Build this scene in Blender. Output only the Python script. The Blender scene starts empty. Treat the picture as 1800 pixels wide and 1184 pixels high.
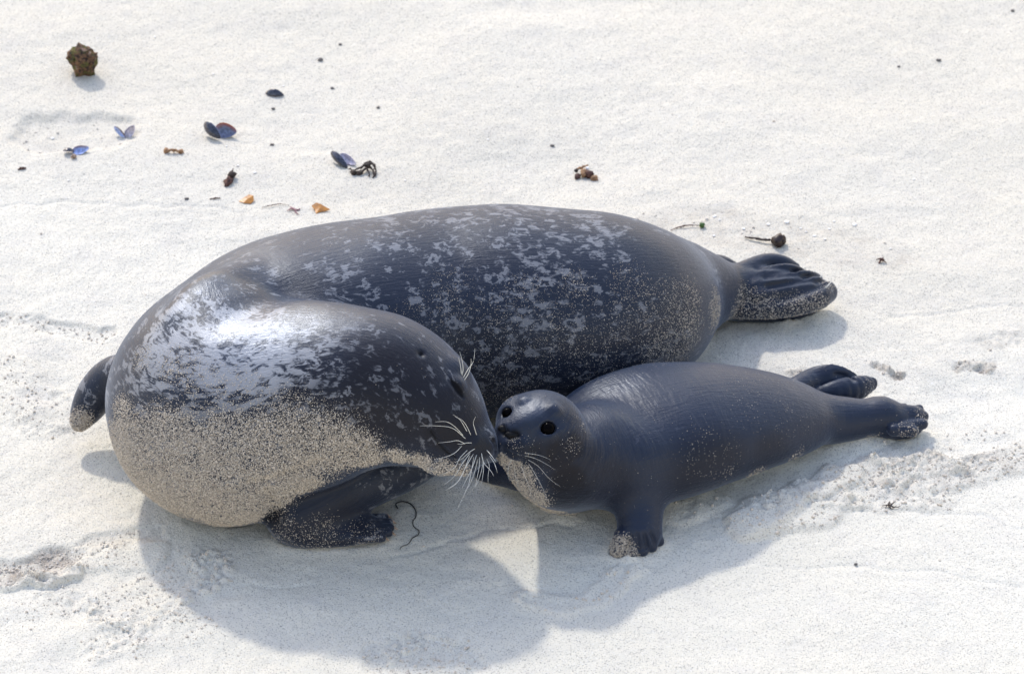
import bpy, math, random
import numpy as np
from mathutils import Vector, Matrix
from mathutils.bvhtree import BVHTree

SC = bpy.context.scene
# ------------------------------------------------------------------ camera
TH = math.radians(35.0)
DIST = 10.0
CAM = np.array([0.0, -DIST * math.cos(TH), DIST * math.sin(TH)])
FWD = np.array([0.0, math.cos(TH), -math.sin(TH)])
RGT = np.array([1.0, 0.0, 0.0])
UPV = np.array([0.0, math.sin(TH), math.cos(TH)])
cd = bpy.data.cameras.new("camera")
cam = bpy.data.objects.new("camera", cd)
SC.collection.objects.link(cam)
cam.location = CAM
cam.rotation_euler = (math.pi / 2 - TH, 0, 0)
cd.sensor_width = 36.0
cd.lens = 200.0
cd.clip_start = 0.5
cd.clip_end = 2000
cd.dof.use_dof = True
cd.dof.focus_distance = 9.32
cd.dof.aperture_fstop = 9.0
SC.camera = cam
# ------------------------------------------------------------------ light
SUN_EL = math.radians(45.0)
SUN_AZ = math.radians(22.0)          # how far the light drifts to the right as it comes towards the camera
wd = bpy.data.worlds.new("World")
SC.world = wd
wd.use_nodes = True
wn = wd.node_tree
sky = wn.nodes.new("ShaderNodeTexSky")
sky.sky_type = 'NISHITA'
sky.sun_disc = False
sky.sun_elevation = SUN_EL
sky.sun_rotation = -SUN_AZ
sky.air_density = 2.4
sky.dust_density = 0.9
sky.ozone_density = 0.6
bg = wn.nodes["Background"]
bg.inputs[1].default_value = 0.15
wb = wn.nodes.new("ShaderNodeMix"); wb.data_type = 'RGBA'; wb.blend_type = 'MULTIPLY'      # white balance of the daylight
wb.inputs[0].default_value = 1.0; wb.inputs[7].default_value = (1.04, 0.93, 1.03, 1)
wn.links.new(sky.outputs[0], wb.inputs[6]); wn.links.new(wb.outputs[2], bg.inputs[0])
sd = bpy.data.lights.new("sun", 'SUN')
sd.energy = 1.5
sd.angle = math.radians(3.0)
sd.color = (1.0, 0.955, 0.865)
sun = bpy.data.objects.new("sun", sd)
SC.collection.objects.link(sun)
LD = Vector((math.sin(SUN_AZ) * math.cos(SUN_EL), -math.cos(SUN_AZ) * math.cos(SUN_EL), -math.sin(SUN_EL)))
sun.rotation_euler = LD.to_track_quat('-Z', 'Y').to_euler()
sun.location = (-2, 6, 6)
SC.view_settings.view_transform = 'Standard'
SC.view_settings.look = 'None'
SC.view_settings.exposure = 0.75
SC.view_settings.gamma = 1.0

random.seed(4)
RNG = np.random.default_rng(11)

# ------------------------------------------------------------------ helpers
def ray(px, py):
    d = FWD + RGT * (px - 900) / 1e4 + UPV * (592 - py) / 1e4
    return d
def P(px, py, h=0.0):
    """the point of height h that the photo shows at this place"""
    d = ray(px, py)
    return CAM + d * ((h - CAM[2]) / d[2])
def W(base, dx, dy, toward=0.0):
    return np.asarray(base) + RGT * dx / 1000 - UPV * dy / 1000 - FWD * toward

def hash3(ix, iy, iz, seed=0):
    n = (ix.astype(np.int64) * 374761393 + iy.astype(np.int64) * 668265263 + iz.astype(np.int64) * 2147483647 + seed * 1274126177)
    n = (n ^ (n >> 13)) * 1274126177
    n = n & 0x7fffffff
    n = (n ^ (n >> 16))
    return (n & 0xffff) / 65535.0
def vnoise(p, seed=0):
    i = np.floor(p).astype(np.int64)
    f = p - i
    f = f * f * (3 - 2 * f)
    r = 0
    for a in (0, 1):
        wx = f[:, 0] if a else 1 - f[:, 0]
        for b in (0, 1):
            wy = f[:, 1] if b else 1 - f[:, 1]
            for c in (0, 1):
                wz = f[:, 2] if c else 1 - f[:, 2]
                r = r + wx * wy * wz * hash3(i[:, 0] + a, i[:, 1] + b, i[:, 2] + c, seed)
    return r * 2 - 1
def fbm(p, octs=4, seed=0, gain=0.5):
    a, s, r = 1.0, 1.0, 0
    for o in range(octs):
        r = r + a * vnoise(p * s + 17.3 * o, seed + o)
        a *= gain; s *= 2.03
    return r
def sstep(a, b, x):
    t = np.clip((x - a) / (b - a), 0, 1)
    return t * t * (3 - 2 * t)

# ------------------------------------------------------------------ implicit bodies
def catmull(pts, n):
    pts = [np.asarray(p, float) for p in pts]
    P0 = [2 * pts[0] - pts[1]] + pts + [2 * pts[-1] - pts[-2]]
    out = []
    for i in range(len(pts) - 1):
        a, b, c, d = P0[i:i + 4]
        for k in range(n):
            t = k / n
            out.append(0.5 * ((2 * b) + (-a + c) * t + (2 * a - 5 * b + 4 * c - d) * t * t + (-a + 3 * b - 3 * c + d) * t ** 3))
    out.append(pts[-1])
    return np.array(out)

class Grp:
    """a chain of tapered segments with an oval section: rows of x y z, radius, thickness"""
    def __init__(self, rows, n=3, nrm=(0, 0, 1), k=0.02, sub=False):
        r = catmull(rows, n) if (n > 1 and len(rows) > 2) else np.array(rows, float)
        self.pts = r[:, :3]; self.r = np.maximum(r[:, 3], 1e-4); self.t = np.maximum(r[:, 4], 1e-4)
        nr = np.array(nrm, float); self.n = nr / np.linalg.norm(nr)
        self.k = k; self.sub = sub
        if len(r) == 1:
            self.pts = np.vstack([self.pts, self.pts + 1e-4]); self.r = np.repeat(self.r, 2); self.t = np.repeat(self.t, 2)
        self.N = len(self.pts) - 1
    def seg(self, i, X):
        a = self.pts[i]; ba = self.pts[i + 1] - a
        q = X - a
        h = np.clip(q @ ba / (ba @ ba), 0, 1)
        q = q - h[:, None] * ba
        r = self.r[i] + h * (self.r[i + 1] - self.r[i])
        t = self.t[i] + h * (self.t[i + 1] - self.t[i])
        qq = np.einsum('ij,ij->i', q, q)
        qn = q @ self.n
        s = np.sqrt(qq + qn * qn * ((r / t) ** 2 - 1) + 1e-12)
        l = np.sqrt(qq + 1e-12)
        return l * (1 - r / s)
    def ev(self, X, act=None):
        d = np.full(len(X), 0.5)
        for i in range(self.N):
            if act is None or act[i]:
                d = np.minimum(d, self.seg(i, X))
        return d

def smin(a, b, k):
    h = np.clip(0.5 + 0.5 * (b - a) / k, 0, 1)
    return b + (a - b) * h - k * h * (1 - h)
def smax(a, b, k):
    return -smin(-a, -b, k)

class Body:
    def __init__(self): self.g = []
    def add(self, *a, **k):
        g = Grp(*a, **k); self.g.append(g); return g
    def ev(self, X, acts=None):
        d = None
        for j, g in enumerate(self.g):
            act = None if acts is None else acts[j]
            if act is not None and not act.any():
                if d is None: d = np.full(len(X), 0.5)
                continue
            e = g.ev(X, act)
            k = g.k(X) if callable(g.k) else g.k
            if d is None: d = e
            elif g.sub: d = smax(d, -e, k)
            else: d = smin(d, e, k)
        return d
    def trace(self, pix):
        D = np.array([ray(*p) for p in pix]); D /= np.linalg.norm(D, axis=1)[:, None]
        t = np.full(len(D), 8.4)
        for _ in range(90):
            X = CAM + D * t[:, None]
            t += np.clip(self.ev(X), -0.02, 0.2) * 0.75
        return CAM + D * t[:, None]
    def mesh(self, xs, ys, zs, B=14):
        nx, ny, nz = len(xs), len(ys), len(zs)
        V = np.full((nx, ny, nz), 1.0, np.float32)
        ix = list(range(0, nx, B)); iy = list(range(0, ny, B)); iz = list(range(0, nz, B))
        cen, hd, idx = [], [], []
        for i in ix:
            for j in iy:
                for k in iz:
                    a = np.array([xs[i], ys[j], zs[k]]); b = np.array([xs[min(i + B, nx) - 1], ys[min(j + B, ny) - 1], zs[min(k + B, nz) - 1]])
                    cen.append((a + b) / 2); hd.append(np.linalg.norm(b - a) / 2); idx.append((i, j, k))
        cen = np.array(cen); hd = np.array(hd)
        gd = [np.array([g.seg(s, cen) for s in range(g.N)]) for g in self.g]
        tot = self.ev(cen)
        for m, (i, j, k) in enumerate(idx):
            if abs(tot[m]) > hd[m] * 1.6 + 0.012:
                V[i:i + B, j:j + B, k:k + B] = np.sign(tot[m]); continue
            acts = [gg[:, m] < hd[m] * 1.5 + 0.06 for gg in gd]
            gx, gy, gz = np.meshgrid(xs[i:i + B], ys[j:j + B], zs[k:k + B], indexing='ij')
            X = np.stack([gx.ravel(), gy.ravel(), gz.ravel()], 1)
            V[i:i + B, j:j + B, k:k + B] = self.ev(X, acts).reshape(gx.shape)
        return surface_nets(V, xs, ys, zs)

def surface_nets(V, xs, ys, zs):
    S = V < 0
    c = S[:-1, :-1, :-1].astype(np.int8)
    for a in (0, 1):
        for b in (0, 1):
            for d in (0, 1):
                if a or b or d:
                    c = c + S[a:S.shape[0] - 1 + a, b:S.shape[1] - 1 + b, d:S.shape[2] - 1 + d]
    act = (c > 0) & (c < 8)
    I, J, K = np.nonzero(act)
    vid = np.full(act.shape, -1, np.int32); vid[I, J, K] = np.arange(len(I))
    acc = np.zeros((len(I), 3)); cnt = np.zeros(len(I))
    G = (xs, ys, zs)
    for ax in range(3):
        o = [x for x in range(3) if x != ax]
        for a in (0, 1):
            for b in (0, 1):
                o0 = [0, 0, 0]; o0[o[0]] = a; o0[o[1]] = b
                o1 = list(o0); o1[ax] = 1
                v0 = V[I + o0[0], J + o0[1], K + o0[2]]; v1 = V[I + o1[0], J + o1[1], K + o1[2]]
                m = (v0 < 0) != (v1 < 0)
                t = np.where(m, v0 / np.where(m, v0 - v1, 1), 0)
                p0 = np.stack([xs[I + o0[0]], ys[J + o0[1]], zs[K + o0[2]]], 1)
                p1 = np.stack([xs[I + o1[0]], ys[J + o1[1]], zs[K + o1[2]]], 1)
                acc += np.where(m[:, None], p0 + (p1 - p0) * t[:, None], 0); cnt += m
    verts = acc / cnt[:, None]
    quads = []
    for ax in range(3):
        sl0 = [slice(1, -1)] * 3; sl0[ax] = slice(0, -1); sl1 = list(sl0); sl1[ax] = slice(1, None)
        A = S[tuple(sl0)]; Bq = S[tuple(sl1)]
        for flip, m in ((0, A & ~Bq), (1, ~A & Bq)):
            i, j, k = np.nonzero(m)
            base = [i + 1, j + 1, k + 1]; base[ax] = base[ax] - 1
            o = [(ax + 1) % 3, (ax + 2) % 3]
            def cell(da, db):
                q = [x.copy() for x in base]; q[o[0]] -= da; q[o[1]] -= db
                return vid[q[0], q[1], q[2]]
            Q = np.stack([cell(1, 1), cell(0, 1), cell(0, 0), cell(1, 0)], 1)
            if flip: Q = Q[:, ::-1]
            quads.append(Q)
    Q = np.vstack(quads)
    Q = Q[(Q >= 0).all(1)]
    return verts, Q

def relax(v, q, it=2, lam=0.5):
    e = np.vstack([q[:, [0, 1]], q[:, [1, 2]], q[:, [2, 3]], q[:, [3, 0]]])
    e = np.vstack([e, e[:, ::-1]])
    n = np.bincount(e[:, 0], minlength=len(v))[:, None].clip(1)
    for s in range(it):
        a = np.stack([np.bincount(e[:, 0], v[e[:, 1], c], minlength=len(v)) for c in range(3)], 1) / n
        v = v + (a - v) * lam
    return v
def vnormals(v, q):
    n = np.cross(v[q[:, 2]] - v[q[:, 0]], v[q[:, 3]] - v[q[:, 1]])
    N = np.zeros_like(v)
    for c in range(4):
        for a in range(3):
            N[:, a] += np.bincount(q[:, c], n[:, a], minlength=len(v))
    return N / np.linalg.norm(N, axis=1)[:, None].clip(1e-9)

def np_mesh(name, v, f, mat=None, parent=None, smooth=True):
    me = bpy.data.meshes.new(name)
    v = np.asarray(v, np.float32); f = np.asarray(f, np.int32)
    me.vertices.add(len(v)); me.vertices.foreach_set('co', v.ravel())
    w = f.shape[1]
    me.loops.add(f.size); me.loops.foreach_set('vertex_index', f.ravel())
    me.polygons.add(len(f)); me.polygons.foreach_set('loop_start', np.arange(0, f.size, w, dtype=np.int32))
    me.polygons.foreach_set('loop_total', np.full(len(f), w, np.int32))
    me.polygons.foreach_set('use_smooth', np.full(len(f), smooth))
    me.update(calc_edges=True); me.validate()
    o = bpy.data.objects.new(name, me); SC.collection.objects.link(o)
    if mat: me.materials.append(mat)
    if parent: o.parent = parent; o.matrix_parent_inverse = Matrix.Translation(-parent.location)
    return o
def attr(o, name, data):
    data = np.asarray(data, np.float32)
    if data.ndim == 2:
        a = o.data.attributes.new(name, 'FLOAT_VECTOR', 'POINT'); a.data.foreach_set('vector', data.ravel())
    else:
        a = o.data.attributes.new(name, 'FLOAT', 'POINT'); a.data.foreach_set('value', data)
def thing(name, label, cat, loc, group=None):
    o = bpy.data.objects.new(name, None); SC.collection.objects.link(o)
    o.location = Vector(loc); o.empty_display_size = 0.05
    o['label'] = label; o['category'] = cat
    if group: o['group'] = group
    return o
def tag(o, label, cat, group=None):
    o['label'] = label; o['category'] = cat
    if group: o['group'] = group
    return o

# ------------------------------------------------------------------ material helpers
class NT:
    def __init__(self, name):
        self.m = bpy.data.materials.new(name); self.m.use_nodes = True
        self.t = self.m.node_tree; self.b = self.t.nodes["Principled BSDF"]
    def n(self, ty, **kw):
        x = self.t.nodes.new(ty)
        for k, v in kw.items(): setattr(x, k, v)
        return x
    def l(self, a, b): self.t.links.new(a, b)
    def inp(self, x, v):
        if isinstance(v, (int, float)): x.default_value = v
        elif isinstance(v, (tuple, list)): x.default_value = tuple(v) + ((1,) if len(v) == 3 and len(x.default_value) == 4 else ())
        else: self.l(v, x)
    def math(self, op, a, b=0.0, c=0.0, clamp=False):
        x = self.n("ShaderNodeMath", operation=op, use_clamp=clamp)
        self.inp(x.inputs[0], a); self.inp(x.inputs[1], b); self.inp(x.inputs[2], c); return x.outputs[0]
    def mix(self, f, a, b):
        x = self.n("ShaderNodeMix", data_type='RGBA')
        self.inp(x.inputs[0], f); self.inp(x.inputs[6], a); self.inp(x.inputs[7], b); return x.outputs[2]
    def rng(self, v, a, b, c=0.0, d=1.0, smooth=True):
        x = self.n("ShaderNodeMapRange"); x.interpolation_type = 'SMOOTHSTEP' if smooth else 'LINEAR'
        self.inp(x.inputs[0], v)
        for i, q in enumerate((a, b, c, d)): self.inp(x.inputs[i + 1], q)
        return x.outputs[0]
    def attr(self, name, vec=False):
        x = self.n("ShaderNodeAttribute", attribute_name=name); return x.outputs[1 if vec else 2]
    def scale(self, v, s):
        x = self.n("ShaderNodeMapping"); self.l(v, x.inputs[0]); x.inputs[3].default_value = s; return x.outputs[0]
    def noise(self, vec, sc, det=3.0, rough=0.55, dist=0.0):
        x = self.n("ShaderNodeTexNoise")
        if vec is not None: self.l(vec, x.inputs['Vector'])
        x.inputs['Scale'].default_value = sc; x.inputs['Detail'].default_value = det
        x.inputs['Roughness'].default_value = rough; x.inputs['Distortion'].default_value = dist
        return x.outputs[0]
    def voro(self, vec, sc, out=0, rnd=1.0):
        x = self.n("ShaderNodeTexVoronoi"); self.l(vec, x.inputs['Vector']); x.inputs['Scale'].default_value = sc
        x.inputs['Randomness'].default_value = rnd
        return x.outputs[out]
    def obj(self):
        return self.n("ShaderNodeTexCoord").outputs['Object']
    def bump(self, h, s, d, nrm=None):
        x = self.n("ShaderNodeBump"); self.inp(x.inputs['Strength'], s); x.inputs['Distance'].default_value = d
        self.l(h, x.inputs['Height'])
        if nrm is not None: self.l(nrm, x.inputs['Normal'])
        self.l(x.outputs[0], self.b.inputs['Normal']); return x.outputs[0]
    def set(self, **kw):
        for k, v in kw.items(): self.inp(self.b.inputs[k.replace('_', ' ')], v)

def sand_mat():
    m = NT("sand")
    o = m.obj()
    big = m.noise(o, 1.6, 3)
    mid = m.noise(o, 14, 4, 0.6)
    fine = m.noise(o, 420, 2, 0.7)
    grain = m.voro(o, 760, 1)
    gv = m.n("ShaderNodeSeparateColor"); m.l(grain, gv.inputs[0])
    c = m.mix(m.rng(big, 0.35, 0.65), (0.745, 0.702, 0.595), (0.755, 0.718, 0.620))
    c = m.mix(m.math('MULTIPLY', m.rng(mid, 0.45, 0.75), 0.35), c, (0.62, 0.59, 0.545))
    c = m.mix(m.math('MULTIPLY', m.rng(fine, 0.3, 0.7), 0.30), c, (0.50, 0.47, 0.42))
    c = m.mix(m.attr("damp"), c, (0.40, 0.355, 0.30))
    c = m.mix(m.math('MULTIPLY', m.rng(gv.outputs[0], 0.90, 0.93), 0.7), c, (0.17, 0.155, 0.145))
    c = m.mix(m.math('MULTIPLY', m.rng(gv.outputs[1], 0.94, 0.96), 0.6), c, (0.85, 0.83, 0.80))
    sep = m.n("ShaderNodeSeparateXYZ"); m.l(o, sep.inputs[0])
    yy = m.math('ADD', m.math('ADD', sep.outputs[1], m.math('MULTIPLY', sep.outputs[0], 0.28)), m.math('MULTIPLY', m.math('SUBTRACT', m.noise(o, 2.2, 4, 0.6), 0.5), 0.5))
    tone = m.n("ShaderNodeMix", data_type='RGBA', blend_type='MULTIPLY'); m.l(m.math('MULTIPLY', m.rng(yy, 0.05, 0.42), 0.9), tone.inputs[0]); m.l(c, tone.inputs[6])
    tone.inputs[7].default_value = (0.935, 0.925, 0.918, 1)      # the upper beach is a little darker and creamier
    c = tone.outputs[2]
    m.set(Base_Color=c, Roughness=0.95)
    m.b.inputs['Specular IOR Level'].default_value = 0.15
    h = m.math('ADD', m.math('MULTIPLY', fine, 0.9), m.math('MULTIPLY', m.noise(o, 110, 3, 0.6), 1.4))
    m.bump(h, 0.55, 0.004)
    return m.m

def fur_mat(name, dark, pale, spot, thr=(0.60, 0.73), rough=0.36):
    m = NT(name)
    bf = m.attr("frame", True)
    o = m.obj()
    st = m.scale(bf, (0.72, 1.0, 1.0))
    wob = m.noise(bf, 6, 2)
    n1 = m.noise(st, 38, 3, 0.60, 0.3)
    n2 = m.noise(bf, 11.0, 2)
    palew = m.attr("pale")
    # pale marks: thin branching veins gathered in clusters
    hair = m.noise(m.scale(bf, (0.12, 1, 1)), 420, 2, 0.6)
    lift = m.math('MULTIPLY', m.math('SUBTRACT', palew, 0.5), 0.34)
    fr_ = m.math('MULTIPLY', m.math('SUBTRACT', hair, 0.5), 0.20)
    n3 = m.noise(st, 92, 3.5, 0.62, 0.7)
    wv = m.n("ShaderNodeTexNoise"); m.l(st, wv.inputs['Vector']); wv.inputs['Scale'].default_value = 55; wv.inputs['Detail'].default_value = 5; wv.inputs['Roughness'].default_value = 0.7
    off = m.n("ShaderNodeVectorMath", operation='MULTIPLY_ADD'); m.l(wv.outputs[1], off.inputs[0]); off.inputs[1].default_value = (.040, .040, .040); m.l(st, off.inputs[2])
    ed = m.n("ShaderNodeTexVoronoi"); m.l(off.outputs[0], ed.inputs['Vector']); ed.inputs['Scale'].default_value = 42
    cc_ = m.n("ShaderNodeSeparateColor"); m.l(ed.outputs['Color'], cc_.inputs[0])
    rad_ = m.math('MULTIPLY', m.math('MAXIMUM', m.math('SUBTRACT', cc_.outputs[1], 0.25), 0.0), 0.50)
    ring = m.math('SUBTRACT', 1.0, m.math('MULTIPLY', m.math('ABSOLUTE', m.math('SUBTRACT', ed.outputs['Distance'], rad_)), 6.0), clamp=True)
    ring = m.math('MULTIPLY', ring, m.rng(cc_.outputs[0], 0.25, 0.45))
    v = m.math('ADD', m.math('MULTIPLY', ring, 0.27), m.math('ADD', m.math('MULTIPLY', n1, 0.30), m.math('MULTIPLY', n3, 0.80)))
    v = m.math('ADD', m.math('ADD', v, fr_), m.math('ADD', lift, m.math('MULTIPLY', m.math('SUBTRACT', n2, 0.5), 0.32)))
    spots = m.rng(v, thr[0], thr[1])
    spots = m.math('MULTIPLY', m.math('MULTIPLY', spots, m.rng(palew, 0.02, 0.25)), m.rng(palew, 0.55, 0.95, 0.50, 1.0))
    base = m.mix(m.noise(bf, 9, 3), dark, tuple(x * 1.5 for x in dark))
    base = m.mix(m.math('MULTIPLY', spots, spot), base, pale)
    base = m.mix(m.math('MULTIPLY', m.attr("brown"), m.math('SUBTRACT', 1.0, spots)), base, (0.012, 0.010, 0.012))  # dark coat tone; the mask also carries some painted shade
    base = m.mix(m.attr("black"), base, (0.006, 0.006, 0.008))
    # sand stuck to the fur
    sm = m.attr("sand")
    g1 = m.noise(o, 300, 3, 0.75)
    g2 = m.noise(o, 60, 3, 0.6)
    sv = m.math('ADD', m.math('MULTIPLY', g1, 0.75), m.math('MULTIPLY', g2, 0.25))
    thr2 = m.rng(sm, 0.0, 1.0, 0.80, 0.455, smooth=False)
    sandf = m.rng(m.math('SUBTRACT', sv, thr2), -0.015, 0.035)
    sandf = m.math('MULTIPLY', sandf, m.rng(sm, 0.01, 0.08))
    scol = m.mix(m.rng(m.noise(o, 520, 1), 0.35, 0.65), (0.30, 0.26, 0.21), (0.60, 0.535, 0.45))
    col = m.mix(sandf, base, scol)
    m.set(Base_Color=col)
    r = m.math('ADD', rough - 0.05, m.math('MULTIPLY', hair, 0.14))
    wet_highlight = m.attr('wet_highlight')  # extra gloss patches that strengthen the sun highlights
    r = m.math('SUBTRACT', r, m.math('MULTIPLY', wet_highlight, 0.06))
    m.set(Roughness=m.math('ADD', r, m.math('MULTIPLY', sandf, 0.9), clamp=True))
    m.b.inputs['IOR'].default_value = 1.45
    m.b.inputs['Coat Weight'].default_value = 0.06; m.b.inputs['Sheen Weight'].default_value = 0.22; m.b.inputs['Sheen Roughness'].default_value = 0.45; m.b.inputs['Sheen Tint'].default_value = (0.62, 0.75, 1.0, 1); m.b.inputs['Coat Roughness'].default_value = 0.34
    m.set(Specular_IOR_Level=m.math('MULTIPLY', m.math('ADD', m.rng(sandf, 0, 1, 0.40, 0.1, smooth=False), m.math('MULTIPLY', wet_highlight, 1.0)), m.math('SUBTRACT', 1.0, m.math('MAXIMUM', m.math('MULTIPLY', m.attr('black'), 0.95), m.math('MULTIPLY', m.attr('brown'), 0.62)))))
    m.b.inputs['Specular Tint'].default_value = (0.78, 0.87, 1.0, 1)
    hair2 = m.noise(m.scale(bf, (0.13, 1, 1)), 210, 4, 0.72)
    wr = m.noise(m.scale(bf, (1.0, 0.22, 0.22)), 130, 2, 0.6)
    h = m.math('ADD', hair2, m.math('MULTIPLY', wr, m.math('MULTIPLY', m.attr("wrinkle"), 1.6)))
    b1 = m.n("ShaderNodeBump"); b1.inputs['Strength'].default_value = 0.5; b1.inputs['Distance'].default_value = 0.0030
    m.l(h, b1.inputs['Height'])
    m.bump(m.math('MULTIPLY', sandf, g1), 0.9, 0.006, b1.outputs[0])
    return m.m

def plain(name, c1, c2=None, rough=0.5, sc=200, bump=0.3, spec=0.5, coat=0.0, dist=0.001):
    m = NT(name); o = m.obj()
    n = m.noise(o, sc, 4, 0.6)
    m.set(Base_Color=m.mix(m.rng(n, 0.35, 0.65), c1, c2 or tuple(x * 0.6 for x in c1)), Roughness=rough)
    m.b.inputs['Specular IOR Level'].default_value = spec
    m.b.inputs['Coat Weight'].default_value = coat
    m.bump(n, bump, dist)
    return m.m

M_SAND = sand_mat()
M_MOTHER = fur_mat("spotted_fur", (0.008, 0.011, 0.022), (0.33, 0.34, 0.37), 0.9)
M_PUP = fur_mat("pup_fur", (0.009, 0.013, 0.027), (0.12, 0.13, 0.17), 0.5, thr=(0.76, 0.92), rough=0.37)
M_WHISK = plain("whisker", (0.80, 0.78, 0.70), (0.62, 0.60, 0.54), 0.35)
M_CLAW = plain("claw", (0.46, 0.33, 0.24), (0.20, 0.14, 0.10), 0.4)
M_EYE = plain("wet_eye", (0.0015, 0.0015, 0.002), (0.003, 0.0025, 0.003), 0.12, bump=0.0, spec=0.25)
M_EYE.node_tree.nodes['Principled BSDF'].inputs['IOR'].default_value = 1.12
M_NOSE = plain("nose_skin", (0.004, 0.004, 0.005), (0.009, 0.009, 0.010), 0.45, sc=500, bump=0.5, spec=0.15)
M_GRAIN = plain("sand_grain", (0.68, 0.615, 0.53), (0.38, 0.335, 0.28), 0.8, sc=300, bump=0.1, spec=0.2)
M_CRUMB = plain("sand_crumb", (0.68, 0.63, 0.56), (0.55, 0.49, 0.42), 0.95, sc=260, bump=0.6, spec=0.1)

# ------------------------------------------------------------------ adult seal
def row(px, py, r, h=None, a=1.06, b=0.95, sink=0.012):
    r = r / 1000
    if h is None: h = b * r - sink
    p = P(px, py, h)
    return (p[0], p[1], p[2], a * r, b * r)

MB = Body()
TORSO = [row(1235, 508, 46, 0.065), row(1200, 514, 72, .085), row(1150, 526, 112), row(1105, 536, 147), row(1050, 541, 168), row(980, 544, 178), row(880, 545, 186), row(780, 553, 186),
         row(680, 572, 190), row(590, 588, 194), row(512, 612, 194), row(452, 640, 183), row(422, 682, 186), row(412, 715, 194)]
NECK = [row(410, 700, 190, 0.178, 1, 1), row(442, 704, 188, 0.190, 1, 1), row(510, 698, 166, 0.220, 1, 1), row(600, 684, 143, 0.252, 1, 1), row(675, 686, 126, 0.262, 1, 1), row(733, 711, 104, 0.255, 1, 1),
        row(780, 744, 75, 0.240, 1, 1), row(813, 771, 48, 0.224, 1, 1), row(840, 787, 28, 0.210, 1, 1), row(856, 794, 18, 0.204, 1, 1)]
gT = MB.add(TORSO, n=9)
gN = MB.add(NECK, n=8, k=lambda X: 0.008 + 0.06 * sstep(-0.34, -0.50, X[:, 0]))
# shoulder fold that catches the light, hollow below it
def tr(b, pts): return b.trace(pts)
f = tr(MB, [(318, 545), (360, 505), (425, 474)])
MB.add([(f[0][0], f[0][1], f[0][2] - .02, .022, .022), (f[1][0], f[1][1], f[1][2] - .014, .028, .028), (f[2][0], f[2][1], f[2][2] - .018, .022, .022)], k=0.035)
f = tr(MB, [(390, 560), (440, 528), (500, 512)])
MB.add([(*(f[0] + [0, -.01, .03]), .022, .022), (*(f[1] + [0, -.01, .024]), .028, .028), (*(f[2] + [0, -.01, .028]), .02, .02)], k=0.05, sub=True)
# muzzle pads, brow, chin
f = tr(MB, [(830, 780), (806, 655), (815, 812), (770, 806), (792, 690), (852, 752)])
MB.add([(*(f[0] + FWD * .016), .025, .025), (*(f[0] + FWD * .018 + [.014, 0, -.006]), .021, .021)], n=1, k=0.014)
MB.add([(*(f[0] + FWD * .045 + [0.012, 0, .008]), .026, .026)], n=1, k=0.02)
MB.add([(*(f[1] + FWD * .022 + [-.008, 0, 0]), .022, .022)], n=1, k=0.02)
MB.add([(*(f[2] + FWD * .020 + [0, 0, -.002]), .022, .022), (*(f[3] + FWD * .030), .03, .03)], n=1, k=0.012)
# front flipper of the chest: upper arm, elbow, paddle
def rr(px, py, r, h, t=None):
    p = P(px, py, h); return (p[0], p[1], p[2], r / 1000, (t if t else r) / 1000)
MB.add([rr(760, 790, 40, .10), rr(700, 820, 46, .085), rr(620, 850, 52, .075), rr(560, 880, 56, .06), rr(522, 904, 52, .045)], k=0.012)
MB.add([rr(525, 905, 50, .040, 34), rr(560, 922, 44, .032, 26), rr(620, 928, 33, .028, 18), rr(652, 927, 22, .024, 13)], k=0.02, nrm=(0, -.3, 1))
for (x0, y0, x1, y1, r) in ((630, 915, 676, 909, 10), (640, 922, 684, 918, 10), (640, 930, 686, 927, 10), (636, 938, 683, 936, 10), (630, 945, 672, 945, 9)):
    MB.add([rr(x0, y0, r + 1, .028), rr(x1, y1, r * .75, .022)], n=1, k=0.003)
# dark pit between chest and flipper; the far front flipper sticking out on the left
MB.add([rr(240, 655, 38, .14), rr(202, 662, 38, .115), rr(172, 688, 36, .09), rr(154, 716, 30, .068), rr(143, 735, 21, .054), rr(140, 742, 18, .05)], k=0.03)
# hind end and hind flippers
MB.add([rr(1180, 512, 82, .09), rr(1228, 511, 66, .077), rr(1270, 511, 50, .062), rr(1310, 510, 46, .053), rr(1330, 510, 45, .05), rr(1360, 515, 36, .042), rr(1400, 515, 26, .032)], k=0.045)
MB.add([rr(1235, 470, 26, .06), rr(1264, 466, 21, .05), rr(1288, 470, 12, .045)], k=0.006)
for pts in ([(1305, 480, 22, .080), (1345, 461, 17, .082), (1375, 461, 14, .078), (1398, 470, 9, .066)],
            [(1318, 492, 18, .080), (1360, 478, 14, .082), (1390, 476, 13, .076), (1416, 483, 9, .062)],
            [(1325, 505, 18, .075), (1375, 494, 14, .076), (1412, 487, 13, .068), (1438, 488, 9, .056)],
            [(1330, 520, 18, .066), (1385, 510, 15, .066), (1430, 500, 14, .060), (1454, 500, 9, .052)],
            [(1300, 538, 24, .045), (1370, 538, 22, .046), (1430, 526, 23, .046), (1452, 514, 20, .040)]):
    MB.add([rr(*q[:3], q[3]) for q in pts], k=0.0035)
MB.add([rr(1290, 545, 20, .02), rr(1370, 548, 18, .015), rr(1425, 540, 14, .015)], k=0.01)
for pts in ([(1330, 470), (1365, 468), (1398, 474)], [(1345, 487), (1385, 482), (1420, 483)], [(1350, 503), (1400, 495), (1442, 491)], [(1372, 528), (1420, 512), (1450, 500)]):
    g = tr(MB, pts); MB.add([(*q, .0050, .0050) for q in g], n=2, k=0.005, sub=True)
for (x0, y0, h0, x1, y1, h1) in ((1392, 478, .080, 1425, 474, .070), (1410, 488, .075, 1445, 482, .062), (1432, 497, .068, 1466, 489, .055)):
    MB.add([rr(x0, y0, 3, h0), rr(x1, y1, 6, h1)], n=1, k=0.004, sub=True)
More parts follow.
